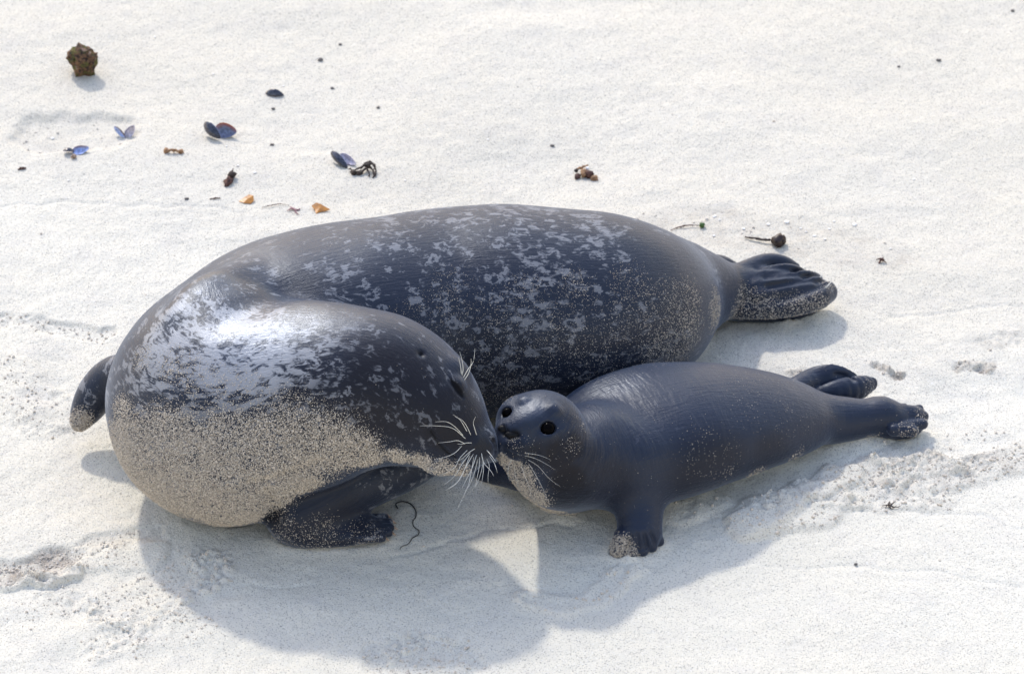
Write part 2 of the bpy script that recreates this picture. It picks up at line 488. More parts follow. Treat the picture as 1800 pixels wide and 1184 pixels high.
# ear, eye slit, mouth, nostril
f = tr(MB, [(740, 622), (790, 666), (801, 679), (812, 694), (758, 758), (770, 778), (786, 795), (812, 808), (845, 818), (868, 816), (878, 778), (880, 792)])
MB.add([(*f[0], .0050, .0050)], n=1, k=0.008, sub=True)
MB.add([(*(f[2] + FWD * .010), .016, .016)], n=1, k=0.010)
EYE_L = tr(MB, [(787, 663), (794, 670), (802, 680), (809, 690), (814, 698)])
MB.add([(*q, r_, r_) for q, r_ in zip(EYE_L, (.002, .005, .0065, .005, .002))], n=3, k=0.004, sub=True)
MB.add([(*q, .0045, .0045) for q in f[4:10]], n=2, k=0.005, sub=True)
MB.add([(*q, .0042, .0042) for q in tr(MB, [(864, 770), (870, 780), (872, 792)])], n=1, k=0.004, sub=True)
g = tr(MB, [(560, 812), (500, 838), (445, 850)])
MB.add([(*q, .004, .004) for q in g], n=2, k=0.02, sub=True)
g = tr(MB, [(470, 868), (478, 895), (482, 915)])
MB.add([(*q, .010, .010) for q in g], n=2, k=0.02, sub=True)
def graded(a, b, c0, c1, coarse, fine):
    out = [a]
    while out[-1] < b:
        x = out[-1]; out.append(x + (fine if c0 < x < c1 else coarse))
    return np.array(out)

def frame_coords(v, groups):
    """unbent body frame: distance along the spine, sideways, upwards (soft average over the nearby spine)"""
    num = np.zeros((len(v), 3)); den = np.zeros(len(v)); allk = []
    for g, ofs in groups:
        pts = g.pts; L = np.concatenate([[0], np.cumsum(np.linalg.norm(np.diff(pts, axis=0), axis=1))]) + ofs
        for i in range(g.N):
            a = pts[i]; ba = pts[i + 1] - a; l = np.linalg.norm(ba); T = ba / l
            S = np.cross(T, [0, 0, 1.0]); S /= np.linalg.norm(S); U = np.cross(S, T)
            q = v - a; t = q @ T
            allk.append((np.linalg.norm(q - np.clip(t, 0, l)[:, None] * T, axis=1) - g.r[i], np.stack([L[i] + t, q @ S, q @ U], 1)))
    dm = np.min([k[0] for k in allk], axis=0)
    for d, c in allk:
        w = np.exp(-((d - dm) / .022) ** 2); num += w[:, None] * c; den += w
    return num / den[:, None]
def smooth_attr(v, q, a, it):
    e = np.vstack([q[:, [0, 1]], q[:, [1, 2]], q[:, [2, 3]], q[:, [3, 0]]]); e = np.vstack([e, e[:, ::-1]])
    n = np.bincount(e[:, 0], minlength=len(v)).clip(1)
    for s in range(it):
        if a.ndim == 2: a = np.stack([np.bincount(e[:, 0], a[e[:, 1], c], minlength=len(v)) / n for c in range(a.shape[1])], 1)
        else: a = np.bincount(e[:, 0], a[e[:, 1]], minlength=len(v)) / n
    return a

def dist_poly(v, pts):
    d = np.full(len(v), 9.0)
    pts = np.asarray(pts)
    if len(pts) == 1: return np.linalg.norm(v - pts[0], axis=1)
    for a, b in zip(pts[:-1], pts[1:]):
        ba = b - a; h = np.clip((v - a) @ ba / (ba @ ba), 0, 1)
        d = np.minimum(d, np.linalg.norm(v - a - h[:, None] * ba, axis=1))
    return d

v, q = MB.mesh(graded(-.84, .64, -.22, .01, .0034, .0022), graded(-.78, .24, -.68, -.44, .0034, .0024), graded(-.03, .44, .10, .36, .0034, .0026))
fz = dist_poly(v, np.vstack([tr(MB, [(740, 622), (800, 680), (770, 778), (845, 800), (878, 785)])]))
hx = np.linalg.norm(v - P(1400, 500, .05), axis=1); fx = np.linalg.norm(v - P(620, 915, .03), axis=1)
sm = sstep(.05, .09, fz) * sstep(.12, .16, hx) * sstep(.10, .14, fx) * sstep(.002, .012, np.abs(gT.ev(v) - gN.ev(v)) + .02 * (v[:, 0] < -.44))
v0 = relax(v, q, 1); v = v0 + (relax(v0, q, 28) - v0) * sm[:, None]
nv = vnormals(v, q)
v = v + nv * (fbm(v * 9, 2, 5) * 0.0016)[:, None]
mother_v, mother_q, mother_n = v, q, nv
mother = thing("adult_seal", "large adult seal with pale spotted dark coat, curled round on the sand with eyes shut", "seal", P(600, 700, 0))
mbody = np_mesh("body", v, q, M_MOTHER, mother)
lenT = np.linalg.norm(np.diff(gT.pts, axis=0), axis=1).sum()
fr = frame_coords(v, [(gT, 0.0), (gN, lenT)])
fr = smooth_attr(v, q, fr, 3)
attr(mbody, "frame", fr)
def at(pts, b=MB): return b.trace(pts)
def blobs(v, spec, b):
    """soft patches: (px, py, radius m, strength) laid on the surface"""
    c = at([(s[0], s[1]) for s in spec], b)
    m = np.zeros(len(v))
    for s, p in zip(spec, c):
        d = np.linalg.norm(v - p, axis=1) / s[2]
        m = np.maximum(m, s[3] * (1 - sstep(0.45, 1.15, d)))
    return m
nz = fbm(v * 28, 3, 9)
belly = dist_poly(v, at([(230, 790), (330, 800), (450, 790), (560, 775), (640, 785), (700, 797), (770, 812)]))
lowc = blobs(v, [(235, 800, .10, .93), (250, 840, .12, .95), (300, 800, .11, .9), (400, 815, .12, .92), (330, 870, .12, .96), (400, 900, .10, .96), (500, 800, .12, .88), (570, 790, .09, .86),
                 (620, 790, .06, .85), (520, 850, .06, .95), (460, 880, .07, .95), (640, 806, .04, .9), (700, 803, .03, .85), (740, 812, .028, .85), (780, 824, .026, .85), (810, 828, .022, .75),
                 (310, 640, .05, .40), (250, 628, .035, .42), (350, 665, .05, .36), (420, 695, .06, .40), (500, 725, .06, .40), (215, 735, .05, .7),
                 (140, 742, .028, 1.4), (150, 722, .02, .3), (560, 940, .05, .30), (640, 940, .04, .28), (500, 930, .04, .34),
                 (750, 560, .07, .2), (850, 580, .08, .2), (950, 600, .10, .19), (900, 680, .10, .2), (1050, 600, .10, .2), (800, 520, .06, .16), (920, 520, .05, .20), (1020, 510, .05, .22), (1110, 510, .06, .26),
                 (1150, 570, .08, .30), (1200, 540, .07, .32), (1210, 590, .06, .42), (1170, 620, .07, .42), (1260, 545, .05, .45), (1310, 535, .045, .5), (1350, 545, .04, .52), (1400, 545, .04, .52), (1440, 535, .03, .5),
                 (1455, 500, .02, .4)], MB)
sand_m = np.clip(lowc + nz * 0.10 * (lowc > 0.02), 0, 1)
sand_m *= np.where((lowc > .02), 1, 0)
sand_m = smooth_attr(v, q, sand_m, 3)
attr(mbody, "sand", sand_m)
pale = 0.50 + 0.12 * fbm(v * 5, 2, 3)
pale = pale + blobs(v, [(950, 440, .14, .12), (1050, 430, .10, .12), (870, 400, .08, .1), (900, 620, .12, .10), (430, 610, .13, .5), (330, 580, .12, .4), (510, 620, .09, .35), (560, 680, .08, .15), (300, 640, .10, .3), (300, 640, .12, .25)], MB)
pale = pale - blobs(v, [(1180, 450, .08, .5), (1240, 500, .09, .6), (1350, 500, .12, .6), (560, 880, .10, .35), (820, 780, .05, .9), (840, 700, .05, .2), (520, 440, .08, .1), (740, 590, .08, .15)], MB)
attr(mbody, "pale", np.clip(pale, 0, 1.3))
attr(mbody, "brown", np.clip(blobs(v, [(812, 702, .020, .7), (795, 672, .018, .6), (758, 628, .018, .4), (740, 622, .014, .6), (850, 790, .036, .6), (775, 785, .03, .5), (560, 900, .09, .4), (690, 690, .13, .8), (570, 710, .10, .6), (790, 735, .08, .85), (620, 770, .08, .7), (850, 640, .10, .3), (880, 700, .10, .4)], MB), 0, 1))  # darker coat on the head, plus shade painted on the lower belly
le = at([(791, 665), (797, 674), (803, 682), (809, 690), (813, 697)])
lm = at([(757, 757), (763, 767), (770, 778), (778, 787), (786, 795), (800, 803), (812, 809), (828, 815), (840, 817), (850, 815)])
wl = .0050 * (1 - sstep(.006, .022, np.linalg.norm(v - le[2], axis=1))) + .0006
lines = np.maximum(1 - sstep(0, 1, dist_poly(v, le) / wl - .6), .85 * (1 - sstep(.0010, .0038, dist_poly(v, lm))))
attr(mbody, "black", np.clip(np.maximum(lines, blobs(v, [(874, 782, .006, .9), (868, 772, .006, .8), (848, 785, .020, .30), (740, 622, .006, .9), (470, 900, .032, .9), (850, 790, .018, .3)], MB)), 0, 1))  # eyelid, mouth and nostril pigment; shade painted into the pit by the flipper
attr(mbody, "wrinkle", 0.15 + np.zeros(len(v)))
attr(mbody, "wet_highlight", blobs(v, [(450, 575, .10, .9), (525, 558, .07, .8), (375, 495, .06, .7), (600, 560, .05, .4), (450, 440, .12, .35), (600, 430, .10, .25), (290, 540, .08, .35)], MB))  # gloss patches put where the sun highlights should read stronger

# ------------------------------------------------------------------ pup
PB = Body()
def prow(px, py, r, h): return row(px, py, r, h * .79, 1.19, .78)
PT = [prow(1478, 735, 31, .045), prow(1430, 737, 47, .055), prow(1370, 736, 75, .080), prow(1300, 738, 97, .102), prow(1225, 746, 114, .118), prow(1150, 761, 124, .128), prow(1090, 780, 113, .122), prow(1042, 805, 86, .105), prow(1010, 832, 60, .08)]
gP = PB.add(PT, n=8)
HC = P(953, 765, .195)
neck = [(*P(1045, 800, .125), .088, .088), (*P(1008, 812, .14), .074, .074), (*W(HC, 16, 26, -.005), .070, .070), (*W(HC, 4, 4), .070, .070)]
gPN = PB.add(neck, n=8, k=0.022)
PB.add([(*W(HC, 16, 50, -.02), .066, .066), (*P(985, 842, .065), .058, .058)], n=1, k=0.03)           # throat down to the chest
PB.add([(*W(HC, -2, -2, .0), .0735, .0735)], n=1, k=0.01)
PB.add([(*W(HC, -42, -30, .014), .030, .030)], n=1, k=0.02)   # far cheek and brow
PB.add([(*W(HC, -14, -24, .048), .024, .024), (*W(HC, -40, -12, .050), .020, .020), (*W(HC, -62, -6, .044), .0175, .0175)], n=3, k=0.016)   # bridge of the nose
PB.add([(*W(HC, -42, 16, .052), .026, .026), (*W(HC, -57, 13, .048), .021, .021)], n=1, k=0.009)      # near whisker pad
PB.add([(*W(HC, -66, 10, .026), .019, .019)], n=1, k=0.012)
PB.add([(*W(HC, -54, 34, .026), .020, .020), (*W(HC, -30, 44, .01), .036, .036)], n=1, k=0.014)   # chin
# near front flipper and paw
PB.add([rr(1115, 800, 58, .13, 50), rr(1122, 850, 46, .085, 44), rr(1124, 895, 40, .055, 38), rr(1124, 930, 38, .033, 34)], k=0.03)
PB.add([rr(1120, 940, 36, .022, 20), rr(1110, 952, 30, .016, 14)], n=1, k=0.015)
for (x0, y0, x1, y1, r) in ((1098, 944, 1089, 966, 20), (1114, 940, 1112, 972, 11), (1127, 938, 1130, 968, 11), (1139, 935, 1146, 961, 10.5), (1149, 930, 1159, 951, 10)):
    PB.add([rr(x0, y0, r, .030), rr(x1, y1, r * .9, .014)], n=1, k=0.0025)
for (x0, y0, x1, y1) in ((1109, 944, 1103, 966), (1120, 940, 1121, 966), (1133, 938, 1137, 962), (1144, 936, 1151, 955)):
    g = tr(PB, [(x0, y0), (x1, y1)]); PB.add([(*q, .0036, .0036) for q in g], n=1, k=0.003, sub=True)
# far front flipper reaching under the adult's chin
PB.add([rr(935, 838, 30, .05), rr(895, 832, 24, .035), rr(862, 832, 18, .025), rr(848, 834, 12, .02)], k=0.015)
# hind flippers
PB.add([rr(1470, 738, 34, .042), rr(1515, 736, 32, .038), rr(1550, 730, 34, .038), rr(1572, 738, 26, .032)], k=0.03)
VN = (0, -.82, .57)
PB.add([rr(1560, 742, 27, .03, 16), rr(1590, 741, 30, .028, 15), rr(1606, 737, 24, .026, 13)], k=0.01, nrm=VN)
for (x0, y0, x1, y1, r) in ((1570, 755, 1604, 757, 12), (1585, 750, 1622, 745, 11), (1590, 738, 1624, 731, 10), (1588, 727, 1616, 718, 9), (1570, 716, 1590, 715, 8)):
    PB.add([rr(x0, y0, r, .034), rr(x1, y1, r * .85, .030)], n=1, k=0.0025)
PB.add([rr(1400, 682, 20, .05), rr(1430, 670, 24, .045, 16), rr(1462, 661, 24, .05, 13), rr(1490, 661, 15, .045, 9), rr(1503, 664, 7, .04, 6)], k=0.02, nrm=VN)
PB.add([rr(1438, 694, 12, .036, 10), rr(1466, 690, 20, .040, 12), rr(1500, 684, 23, .036, 11), rr(1528, 674, 14, .032, 8)], k=0.003, nrm=VN)
g = tr(PB, [(1470, 658), (1490, 662), (1502, 668)]); PB.add([(*q, .004, .004) for q in g], n=2, k=0.006, sub=True)
PB.add([rr(1415, 695, 12, .04), rr(1450, 700, 8, .03)], n=1, k=0.004)
# face
g = tr(PB, [(884, 788), (905, 799), (930, 804), (948, 798)]); PB.add([(*q, .0028, .0028) for q in g], n=2, k=0.005, sub=True)
g = tr(PB, [(922, 706), (972, 722), (963, 768)])
for q, r_ in ((g[0], .008), (g[1], .012), (g[2], .012)): PB.add([(*(q + FWD * r_ * .55), r_, r_)], n=1, k=0.012)
ge = []
pe2 = tr(PB, [(892, 726), (963, 753)])
for c, r in zip(pe2, (.0100, .0122)):
    e = c + FWD * (r * .62)
    PB.add([(*(e - FWD * .001), r + .0004, (r + .0004) * .84)], n=1, nrm=UPV, k=0.004, sub=True); ge.append((e, r))
pn = tr(PB, [(884, 752), (887, 760), (896, 768), (909, 764), (903, 800), (925, 806), (945, 800), (884, 790)])
PB.add([(*pn[0], .004, .004), (*pn[1], .005, .005)], n=1, k=0.004, sub=True)
PB.add([(*pn[2], .0045, .0045), (*pn[3], .005, .005)], n=1, k=0.004, sub=True)

v, q = PB.mesh(np.arange(-.08, .76, .0024), np.arange(-.76, -.18, .0024), np.arange(-.03, .30, .0024))
sm = sstep(-.02, .04, v[:, 0] - P(1040, 750, .1)[0]) * sstep(.02, -.03, v[:, 0] - P(1400, 750, .1)[0]) * sstep(.05, .09, v[:, 2])
v0 = relax(v, q, 1); v = v0 + (relax(v0, q, 26) - v0) * sm[:, None]
nv = vnormals(v, q)
v = v + nv * (fbm(v * 14, 2, 25) * 0.0011)[:, None]
pup_v, pup_q, pup_n = v, q, nv
pup = thing("seal_pup", "small dark blue grey seal pup touching noses with the big spotted seal", "seal", P(1200, 860, 0))
pbody = np_mesh("body", v, q, M_PUP, pup)
lenP = np.linalg.norm(np.diff(gP.pts, axis=0), axis=1).sum()
fr = smooth_attr(v, q, frame_coords(v, [(gP, 0.0), (gPN, lenP - .1)]), 6)
attr(pbody, "frame", fr)
c = blobs(v, [(895, 815, .030, 1.2), (915, 840, .04, 1.2), (930, 870, .045, 1.2), (960, 895, .04, 1.1), (1000, 904, .02, .8), (885, 800, .012, 1.0), (1005, 780, .025, .28), (965, 830, .05, .12), (925, 790, .03, .22), (1025, 750, .012, .5),
              (905, 775, .02, .28), (893, 702, .022, .34), (1015, 740, .02, .2), (1090, 962, .030, 1.2), (1112, 970, .018, .8), (1200, 890, .03, .5), (1260, 858, .03, .5), (1330, 830, .025, .5), (1400, 800, .022, .45),
              (1600, 760, .03, .5), (1622, 730, .02, .5), (1540, 766, .02, .45), (1530, 680, .02, .45), (1140, 640, .06, .12), (1060, 665, .04, .2), (1350, 700, .10, .12), (1250, 800, .08, .14), (1280, 830, .02, .35)], PB)
s = np.clip(c + fbm(v * 40, 2, 29) * 0.08 * (c > .02), 0, 1)
attr(pbody, "sand", smooth_attr(v, q, s, 2))
attr(pbody, "pale", np.clip(0.30 + 0.3 * fbm(v * 6, 2, 33) - blobs(v, [(950, 760, .10, .5)], PB), 0, 1))
attr(pbody, "brown", blobs(v, [(1010, 785, .032, .9), (985, 800, .040, .9), (1000, 845, .045, .95), (950, 800, .03, .6), (990, 885, .04, .9), (1045, 860, .035, .5), (963, 753, .02, .4), (1000, 720, .03, .4), (1250, 840, .10, .6), (1350, 810, .06, .5), (1060, 860, .07, .6), (1025, 800, .05, .6)], PB))  # brown flank, plus shade painted under the cheek, throat and neck
attr(pbody, "black", np.clip(blobs(v, [(885, 756, .012, 1.0), (904, 767, .016, 1.0), (892, 761, .012, 1.0), (905, 790, .026, .55), (925, 800, .03, .4), (963, 753, .017, .95), (892, 726, .013, .95), (1005, 870, .05, .6)], PB), 0, 1))  # nose, eye rims and muzzle; last patch paints shade at the throat
attr(pbody, "wet_highlight", blobs(v, [(1080, 670, .06, .5), (930, 715, .03, .6)], PB))  # extra gloss placed where back and brow catch the sun
attr(pbody, "wrinkle", 0.25 + blobs(v, [(1060, 780, .14, 1.1), (1150, 700, .14, .6)], PB))
def ball(name, c, r, mat, parent, seg=24):
    vs, fs = [], []
    for i in range(seg // 2 + 1):
        t = math.pi * i / (seg // 2)
        for j in range(seg):
            a = 2 * math.pi * j / seg
            vs.append((c[0] + r * math.sin(t) * math.cos(a), c[1] + r * math.sin(t) * math.sin(a), c[2] + r * math.cos(t)))
    for i in range(seg // 2):
        for j in range(seg):
            fs.append((i * seg + j, (i + 1) * seg + j, (i + 1) * seg + (j + 1) % seg, i * seg + (j + 1) % seg))
    return np_mesh(name, vs, fs, mat, parent)
_c = PB.trace([(884, 755), (902, 765)])
for c_, sx in zip(_c, (.0100, .0150)):
    NOSE = ball("nose_pad", np.zeros(3), 1.0, M_NOSE, None, 16)
    me_ = NOSE.data; co = np.array([v_.co[:] for v_ in me_.vertices]) * [sx, .008, .0088] + (c_ + FWD * .0045)
    me_.vertices.foreach_set('co', co.astype(np.float32).ravel()); me_.update()
    NOSE.parent = pup; NOSE.matrix_parent_inverse = Matrix.Translation(-pup.location)
for e, r in ge:
    ball("eye", e + FWD * .0006, r * .93, M_EYE, pup)

# ------------------------------------------------------------------ whiskers and claws
def tube_rows(pts, radii, seg=6):
    pts = np.asarray(pts, float); vs, fs = [], []
    for i, p in enumerate(pts):
        t = pts[min(i + 1, len(pts) - 1)] - pts[max(i - 1, 0)]; t /= np.linalg.norm(t) + 1e-12
        a = np.cross(t, [0.3, 0.5, 0.8]); a /= np.linalg.norm(a); b = np.cross(t, a)
        for j in range(seg):
            w = 2 * math.pi * j / seg
            vs.append(p + radii[i] * (a * math.cos(w) + b * math.sin(w)))
    n = len(pts)
    for i in range(n - 1):
        for j in range(seg):
            fs.append((i * seg + j, i * seg + (j + 1) % seg, (i + 1) * seg + (j + 1) % seg, (i + 1) * seg + j))
    k = len(vs); vs.append(pts[0]); vs.append(pts[-1])
    for j in range(seg):
        fs.append((k, k, j, (j + 1) % seg) if False else (k, (j + 1) % seg, j, j))
        fs.append((k + 1, (n - 1) * seg + j, (n - 1) * seg + (j + 1) % seg, (n - 1) * seg + (j + 1) % seg))
    return np.array(vs), fs
def tube(name, pts, radii, mat, parent=None, seg=6):
    vs, fs = tube_rows(pts, radii, seg)
    me = bpy.data.meshes.new(name)
    me.from_pydata([tuple(x) for x in vs], [], [tuple(dict.fromkeys(f_)) for f_ in fs])
    me.polygons.foreach_set('use_smooth', [True] * len(me.polygons)); me.materials.append(mat)
    o = bpy.data.objects.new(name, me); SC.collection.objects.link(o)
    if parent: o.parent = parent; o.matrix_parent_inverse = Matrix.Translation(-parent.location)
    return o
def whisker(body, parent, pxs, lift, rad=.00065, mat=None):
    root = body.trace([pxs[0]])[0]
    td = (root - CAM) @ FWD
    pts = [root + FWD * .002]
    n = len(pxs)
    for i, (x, y) in enumerate(pxs[1:], 1):
        d = ray(x, y); u = i / (n - 1)
        pts.append(CAM + d * (td - lift * math.sin(u * 1.4)))
    c = catmull(pts, 5)
    tube("whisker", c, [rad * (1 - .75 * k / (len(c) - 1)) for k in range(len(c))], mat or M_WHISK, parent, 5)
for pxs, lf in (([(820, 772), (795, 752), (765, 748), (738, 748)], .03), ([(815, 766), (800, 750), (785, 741), (765, 741)], .03), ([(828, 765), (820, 748), (812, 738), (800, 732)], .025),
                ([(818, 780), (805, 774), (790, 776), (770, 778)], .03), ([(812, 783), (800, 795), (785, 802), (764, 807)], .035), ([(822, 790), (808, 805), (798, 822), (772, 836)], .04),
                ([(827, 795), (812, 815), (800, 835), (780, 852)], .04), ([(832, 797), (818, 822), (806, 845), (782, 862)], .04), ([(826, 800), (815, 828), (803, 848), (790, 858)], .035),
                ([(838, 798), (830, 822), (820, 842), (812, 858)], .035), ([(843, 802), (842, 822), (838, 842), (836, 856)], .03), ([(848, 802), (850, 822), (848, 840), (846, 850)], .03),
                ([(855, 805), (860, 818), (858, 835), (858, 848)], .025), ([(833, 802), (828, 830), (822, 855), (804, 894)], .045), ([(860, 800), (868, 812), (872, 822), (874, 830)], .02),
                ([(855, 790), (862, 798), (868, 806), (872, 812)], .02), ([(838, 765), (834, 752), (832, 742), (836, 732)], .02),
                ([(830, 778), (820, 778), (812, 780), (804, 780)], .02), ([(846, 795), (850, 812), (862, 826), (868, 836)], .03), ([(835, 788), (824, 795), (812, 806), (800, 812)], .03),
                ([(822, 760), (812, 742), (806, 735), (796, 728)], .02), ([(840, 806), (834, 830), (826, 850), (818, 862)], .03), ([(850, 808), (846, 828), (840, 846), (830, 860)], .03)):
    whisker(MB, mother, pxs, lf)
for pxs in ([(814, 664), (822, 650), (832, 635), (835, 612)], [(816, 668), (824, 655), (828, 640), (828, 630)], [(812, 660), (814, 648), (812, 632), (808, 618)], [(811, 658), (810, 646), (808, 636), (806, 628)]):
    whisker(MB, mother, pxs, .006, .0008)
for pxs in ([(925, 806), (945, 818), (965, 840), (985, 855)], [(920, 800), (940, 805), (960, 815), (975, 825)], [(915, 812), (922, 835), (930, 855), (935, 875)], [(905, 812), (905, 830), (910, 850), (914, 862)],
            [(928, 812), (942, 835), (955, 860), (962, 880)], [(900, 806), (894, 820), (893, 835), (896, 845)], [(922, 796), (940, 798), (955, 802), (968, 808)]):
    whisker(PB, pup, pxs, .010, .00036)
for (x, y) in ((678, 906), (687, 916), (689, 926), (686, 936), (674, 945)):
    p = P(x, y, .020)
    tube("claw", [p + [-.006, 0, 0], p + [.002, 0, .002], p + [.010, -.002, -.004]], [.0032, .0028, .0006], M_CLAW, mother)
for (x, y, dx, dy, h_) in ((1400, 472, 8, 3, .066), (1418, 485, 8, 1, .062), (1440, 488, 7, -5, .058), (1455, 499, 7, -5, .056), (1450, 507, 12, -12, .062)):
    p = P(x, y, h_)
    tube("claw", [p, W(p, dx * .5, dy * .5, .001), W(p, dx, dy, .0)], [.0018, .0013, .0004], M_WHISK, mother)
for (x, y) in ((1090, 972), (1115, 969), (1132, 962), (1145, 955), (1157, 950)):
    p = P(x, y, .014)
    tube("claw", [p + [0, .004, 0], p + [0, -.002, 0], p + [0, -.007, -.005]], [.0026, .0022, .0005], M_CLAW, pup)

# ------------------------------------------------------------------ grains of sand stuck to the coats
OCT = np.array([(1, 0, 0), (-1, 0, 0), (0, 1, 0), (0, -1, 0), (0, 0, 1), (0, 0, -1)], float)
OCF = np.array([(0, 2, 4), (2, 1, 4), (1, 3, 4), (3, 0, 4), (2, 0, 5), (1, 2, 5), (3, 1, 5), (0, 3, 5)])
def grains(name, pts, rad, mat, parent=None):
    n = len(pts)
    R = RNG.normal(size=(n, 3, 3)); R, _ = np.linalg.qr(R)
    s = rad[:, None, None] * (0.7 + 0.6 * RNG.random((n, 6, 1)))
    vs = np.einsum('nij,kj->nki', R, OCT) * s + pts[:, None, :]
    fs = OCF[None] + (np.arange(n) * 6)[:, None, None]
    o = np_mesh(name, vs.reshape(-1, 3), fs.reshape(-1, 3), mat, parent, smooth=False)
    return o
def stick(o, name, v, q, n_, weight, count, r0, r1, parent):
    a = v[q[:, 0]]; b = v[q[:, 1]]; c = v[q[:, 2]]; d = v[q[:, 3]]
    area = np.linalg.norm(np.cross(c - a, d - b), axis=1) / 2
    fn = n_[q].mean(1)
    w = area * weight[q].mean(1) * (fn @ -FWD > -0.35)
    idx = RNG.choice(len(q), count, p=w / w.sum())
    u, t = RNG.random((2, count, 1))
    p = (a[idx] * (1 - u) + b[idx] * u) * (1 - t) + (d[idx] * (1 - u) + c[idx] * u) * t
    r = (r0 + (r1 - r0) * RNG.random(count) ** 2.5) * (.46 + .66 * np.clip(weight[q].mean(1)[idx] * 1.4, 0, 1))
    g = grains(name, p + fn[idx] * (r * .35)[:, None], r, M_GRAIN, parent); g['kind'] = 'stuff'
    return g
stick(mbody, "clinging_sand", mother_v, mother_q, mother_n, np.clip(sand_m, 0, .8) ** 1.1 + .0012, 70000, .0005, .0016, mother)
stick(pbody, "clinging_sand", pup_v, pup_q, pup_n, np.clip(s, 0, .6) ** 1.2 + .008, 5200, .0005, .0015, pup)

# ------------------------------------------------------------------ the sand
def grade_out(lo, hi, step, far):
    a = list(np.arange(lo, hi, step)); s = step
    up = []; x = a[-1]
    while x < far: s *= 1.25; x += s; up.append(x)
    s = step; dn = []; x = a[0]
    while x > -far: s *= 1.25; x -= s; dn.append(x)
    return np.array(dn[::-1] + a + up)
gx = grade_out(-1.12, 1.12, .0036, 150); gy = grade_out(-1.12, 1.30, .0042, 150)
X, Y = np.meshgrid(gx, gy, indexing='ij')
xy = np.stack([X.ravel(), Y.ravel(), np.zeros(X.size)], 1)
near = (np.abs(xy[:, 0]) < 1.3) & (xy[:, 1] > -1.3) & (xy[:, 1] < 1.5)
N_ = xy[near]
def pl(pts): return np.array([P(x, y, 0) for x, y in pts])
def worley(p, sc, seed, dens=1.0):
    c = p[:, :2] * sc; i = np.floor(c).astype(np.int64); best = np.zeros(len(p))
    for a in (-1, 0, 1):
        for b in (-1, 0, 1):
            ii = i[:, 0] + a; jj = i[:, 1] + b; z = np.zeros_like(ii)
            cx = ii + hash3(ii, jj, z, seed); cy = jj + hash3(ii, jj, z, seed + 1); r = .25 + .5 * hash3(ii, jj, z, seed + 2)
            on = hash3(ii, jj, z, seed + 3) < dens
            d2 = ((c[:, 0] - cx) ** 2 + (c[:, 1] - cy) ** 2) / (r * r)
            best = np.maximum(best, np.where(on, r * np.sqrt(np.clip(1 - d2, 0, 1)), 0))
    return best
warp = np.stack([fbm(N_ * 30, 2, 71), fbm(N_ * 30, 2, 72), np.zeros(len(N_))], 1) * .010
Nw = N_ + warp
z = .010 * fbm(N_ * 2.2, 2, 41) + .0035 * fbm(N_ * np.array([5, 9, 1.]), 3, 42) + .0010 * fbm(N_ * 45, 3, 43)
rough = np.zeros(len(N_)); damp = np.zeros(len(N_))
def band(pts, w, soft=1.6):
    d = dist_poly(Nw, pl(pts)); return 1 - sstep(w, w * soft, d)
# (line, half width m, height change m, crumb strength, damp)
for pts, w, dz, cr, dm in (
        ([(1320, 932), (1400, 880), (1480, 845)], .026, .009, .9, .15), ([(1345, 915), (1440, 895)], .04, .008, .7, .05),
        ([(1480, 850), (1560, 830), (1640, 818)], .028, .004, 1.2, .30), ([(1580, 850), (1680, 835), (1800, 800), (1850, 790)], .030, .004, 1.2, .30), ([(1450, 880), (1560, 880), (1640, 870)], .03, .002, .8, .1),
        ([(0, 1012), (50, 1008), (95, 985)], .032, -.009, 1.5, .7), ([(95, 985), (160, 960), (270, 940)], .018, -.004, .9, .25), ([(0, 1030), (60, 1030), (130, 1010)], .014, .010, .8, .1),
        ([(130, 985), (260, 975)], .03, .006, .5, 0), ([(215, 1075), (280, 1050), (340, 1010)], .055, .002, .8, .04), ([(20, 1090), (130, 1060)], .03, .0, .5, 0), ([(180, 1150), (260, 1130), (350, 1110)], .03, .0, .5, 0),
        ([(0, 560), (50, 562), (110, 575), (180, 585)], .016, -.006, .8, .05), ([(0, 650), (40, 690), (110, 725)], .04, .004, .6, .02), ([(0, 690), (80, 745)], .03, .002, .6, .0),
        ([(690, 1160), (740, 1150), (790, 1165)], .04, -.006, .8, .08), ([(930, 1050), (980, 1065), (1040, 1060), (1110, 1000)], .018, .004, .5, 0),
        ([(1545, 640), (1582, 652)], .009, -.004, 1.3, .8), ([(1695, 640), (1738, 640)], .010, -.005, 1.2, .7), ([(1400, 660), (1420, 655)], .012, .004, .8, .3),
        ([(1180, 400), (1300, 410), (1420, 430), (1540, 450)], .05, -.001, .12, .22), ([(80, 235), (180, 232)], .045, -.010, .2, .10), ([(180, 590), (120, 580)], .02, .0, .3, 0),
        ([(1180, 905), (1240, 890)], .03, .004, .3, 0), ([(1640, 780), (1740, 760)], .02, .0, .3, .05), ([(1560, 780), (1600, 800)], .02, .0, .4, .1), ([(1740, 600), (1800, 590)], .02, -.003, .4, .15)):
    b = band(pts, w)
    z += dz * b; rough = np.maximum(rough, cr * b); damp = np.maximum(damp, dm * b)
cl = (worley(Nw, 60, 5, .7) / 60 * .8 + worley(Nw, 120, 15, .8) / 120 * 1.2 + .0035 * fbm(N_ * 90, 2, 91)) * (.10 + .95 * sstep(-.25, .6, fbm(N_ * 14, 3, 93)))
z += cl * rough * .78
damp = damp * (0.5 + .9 * sstep(0, .6, fbm(N_ * 40, 2, 95)))
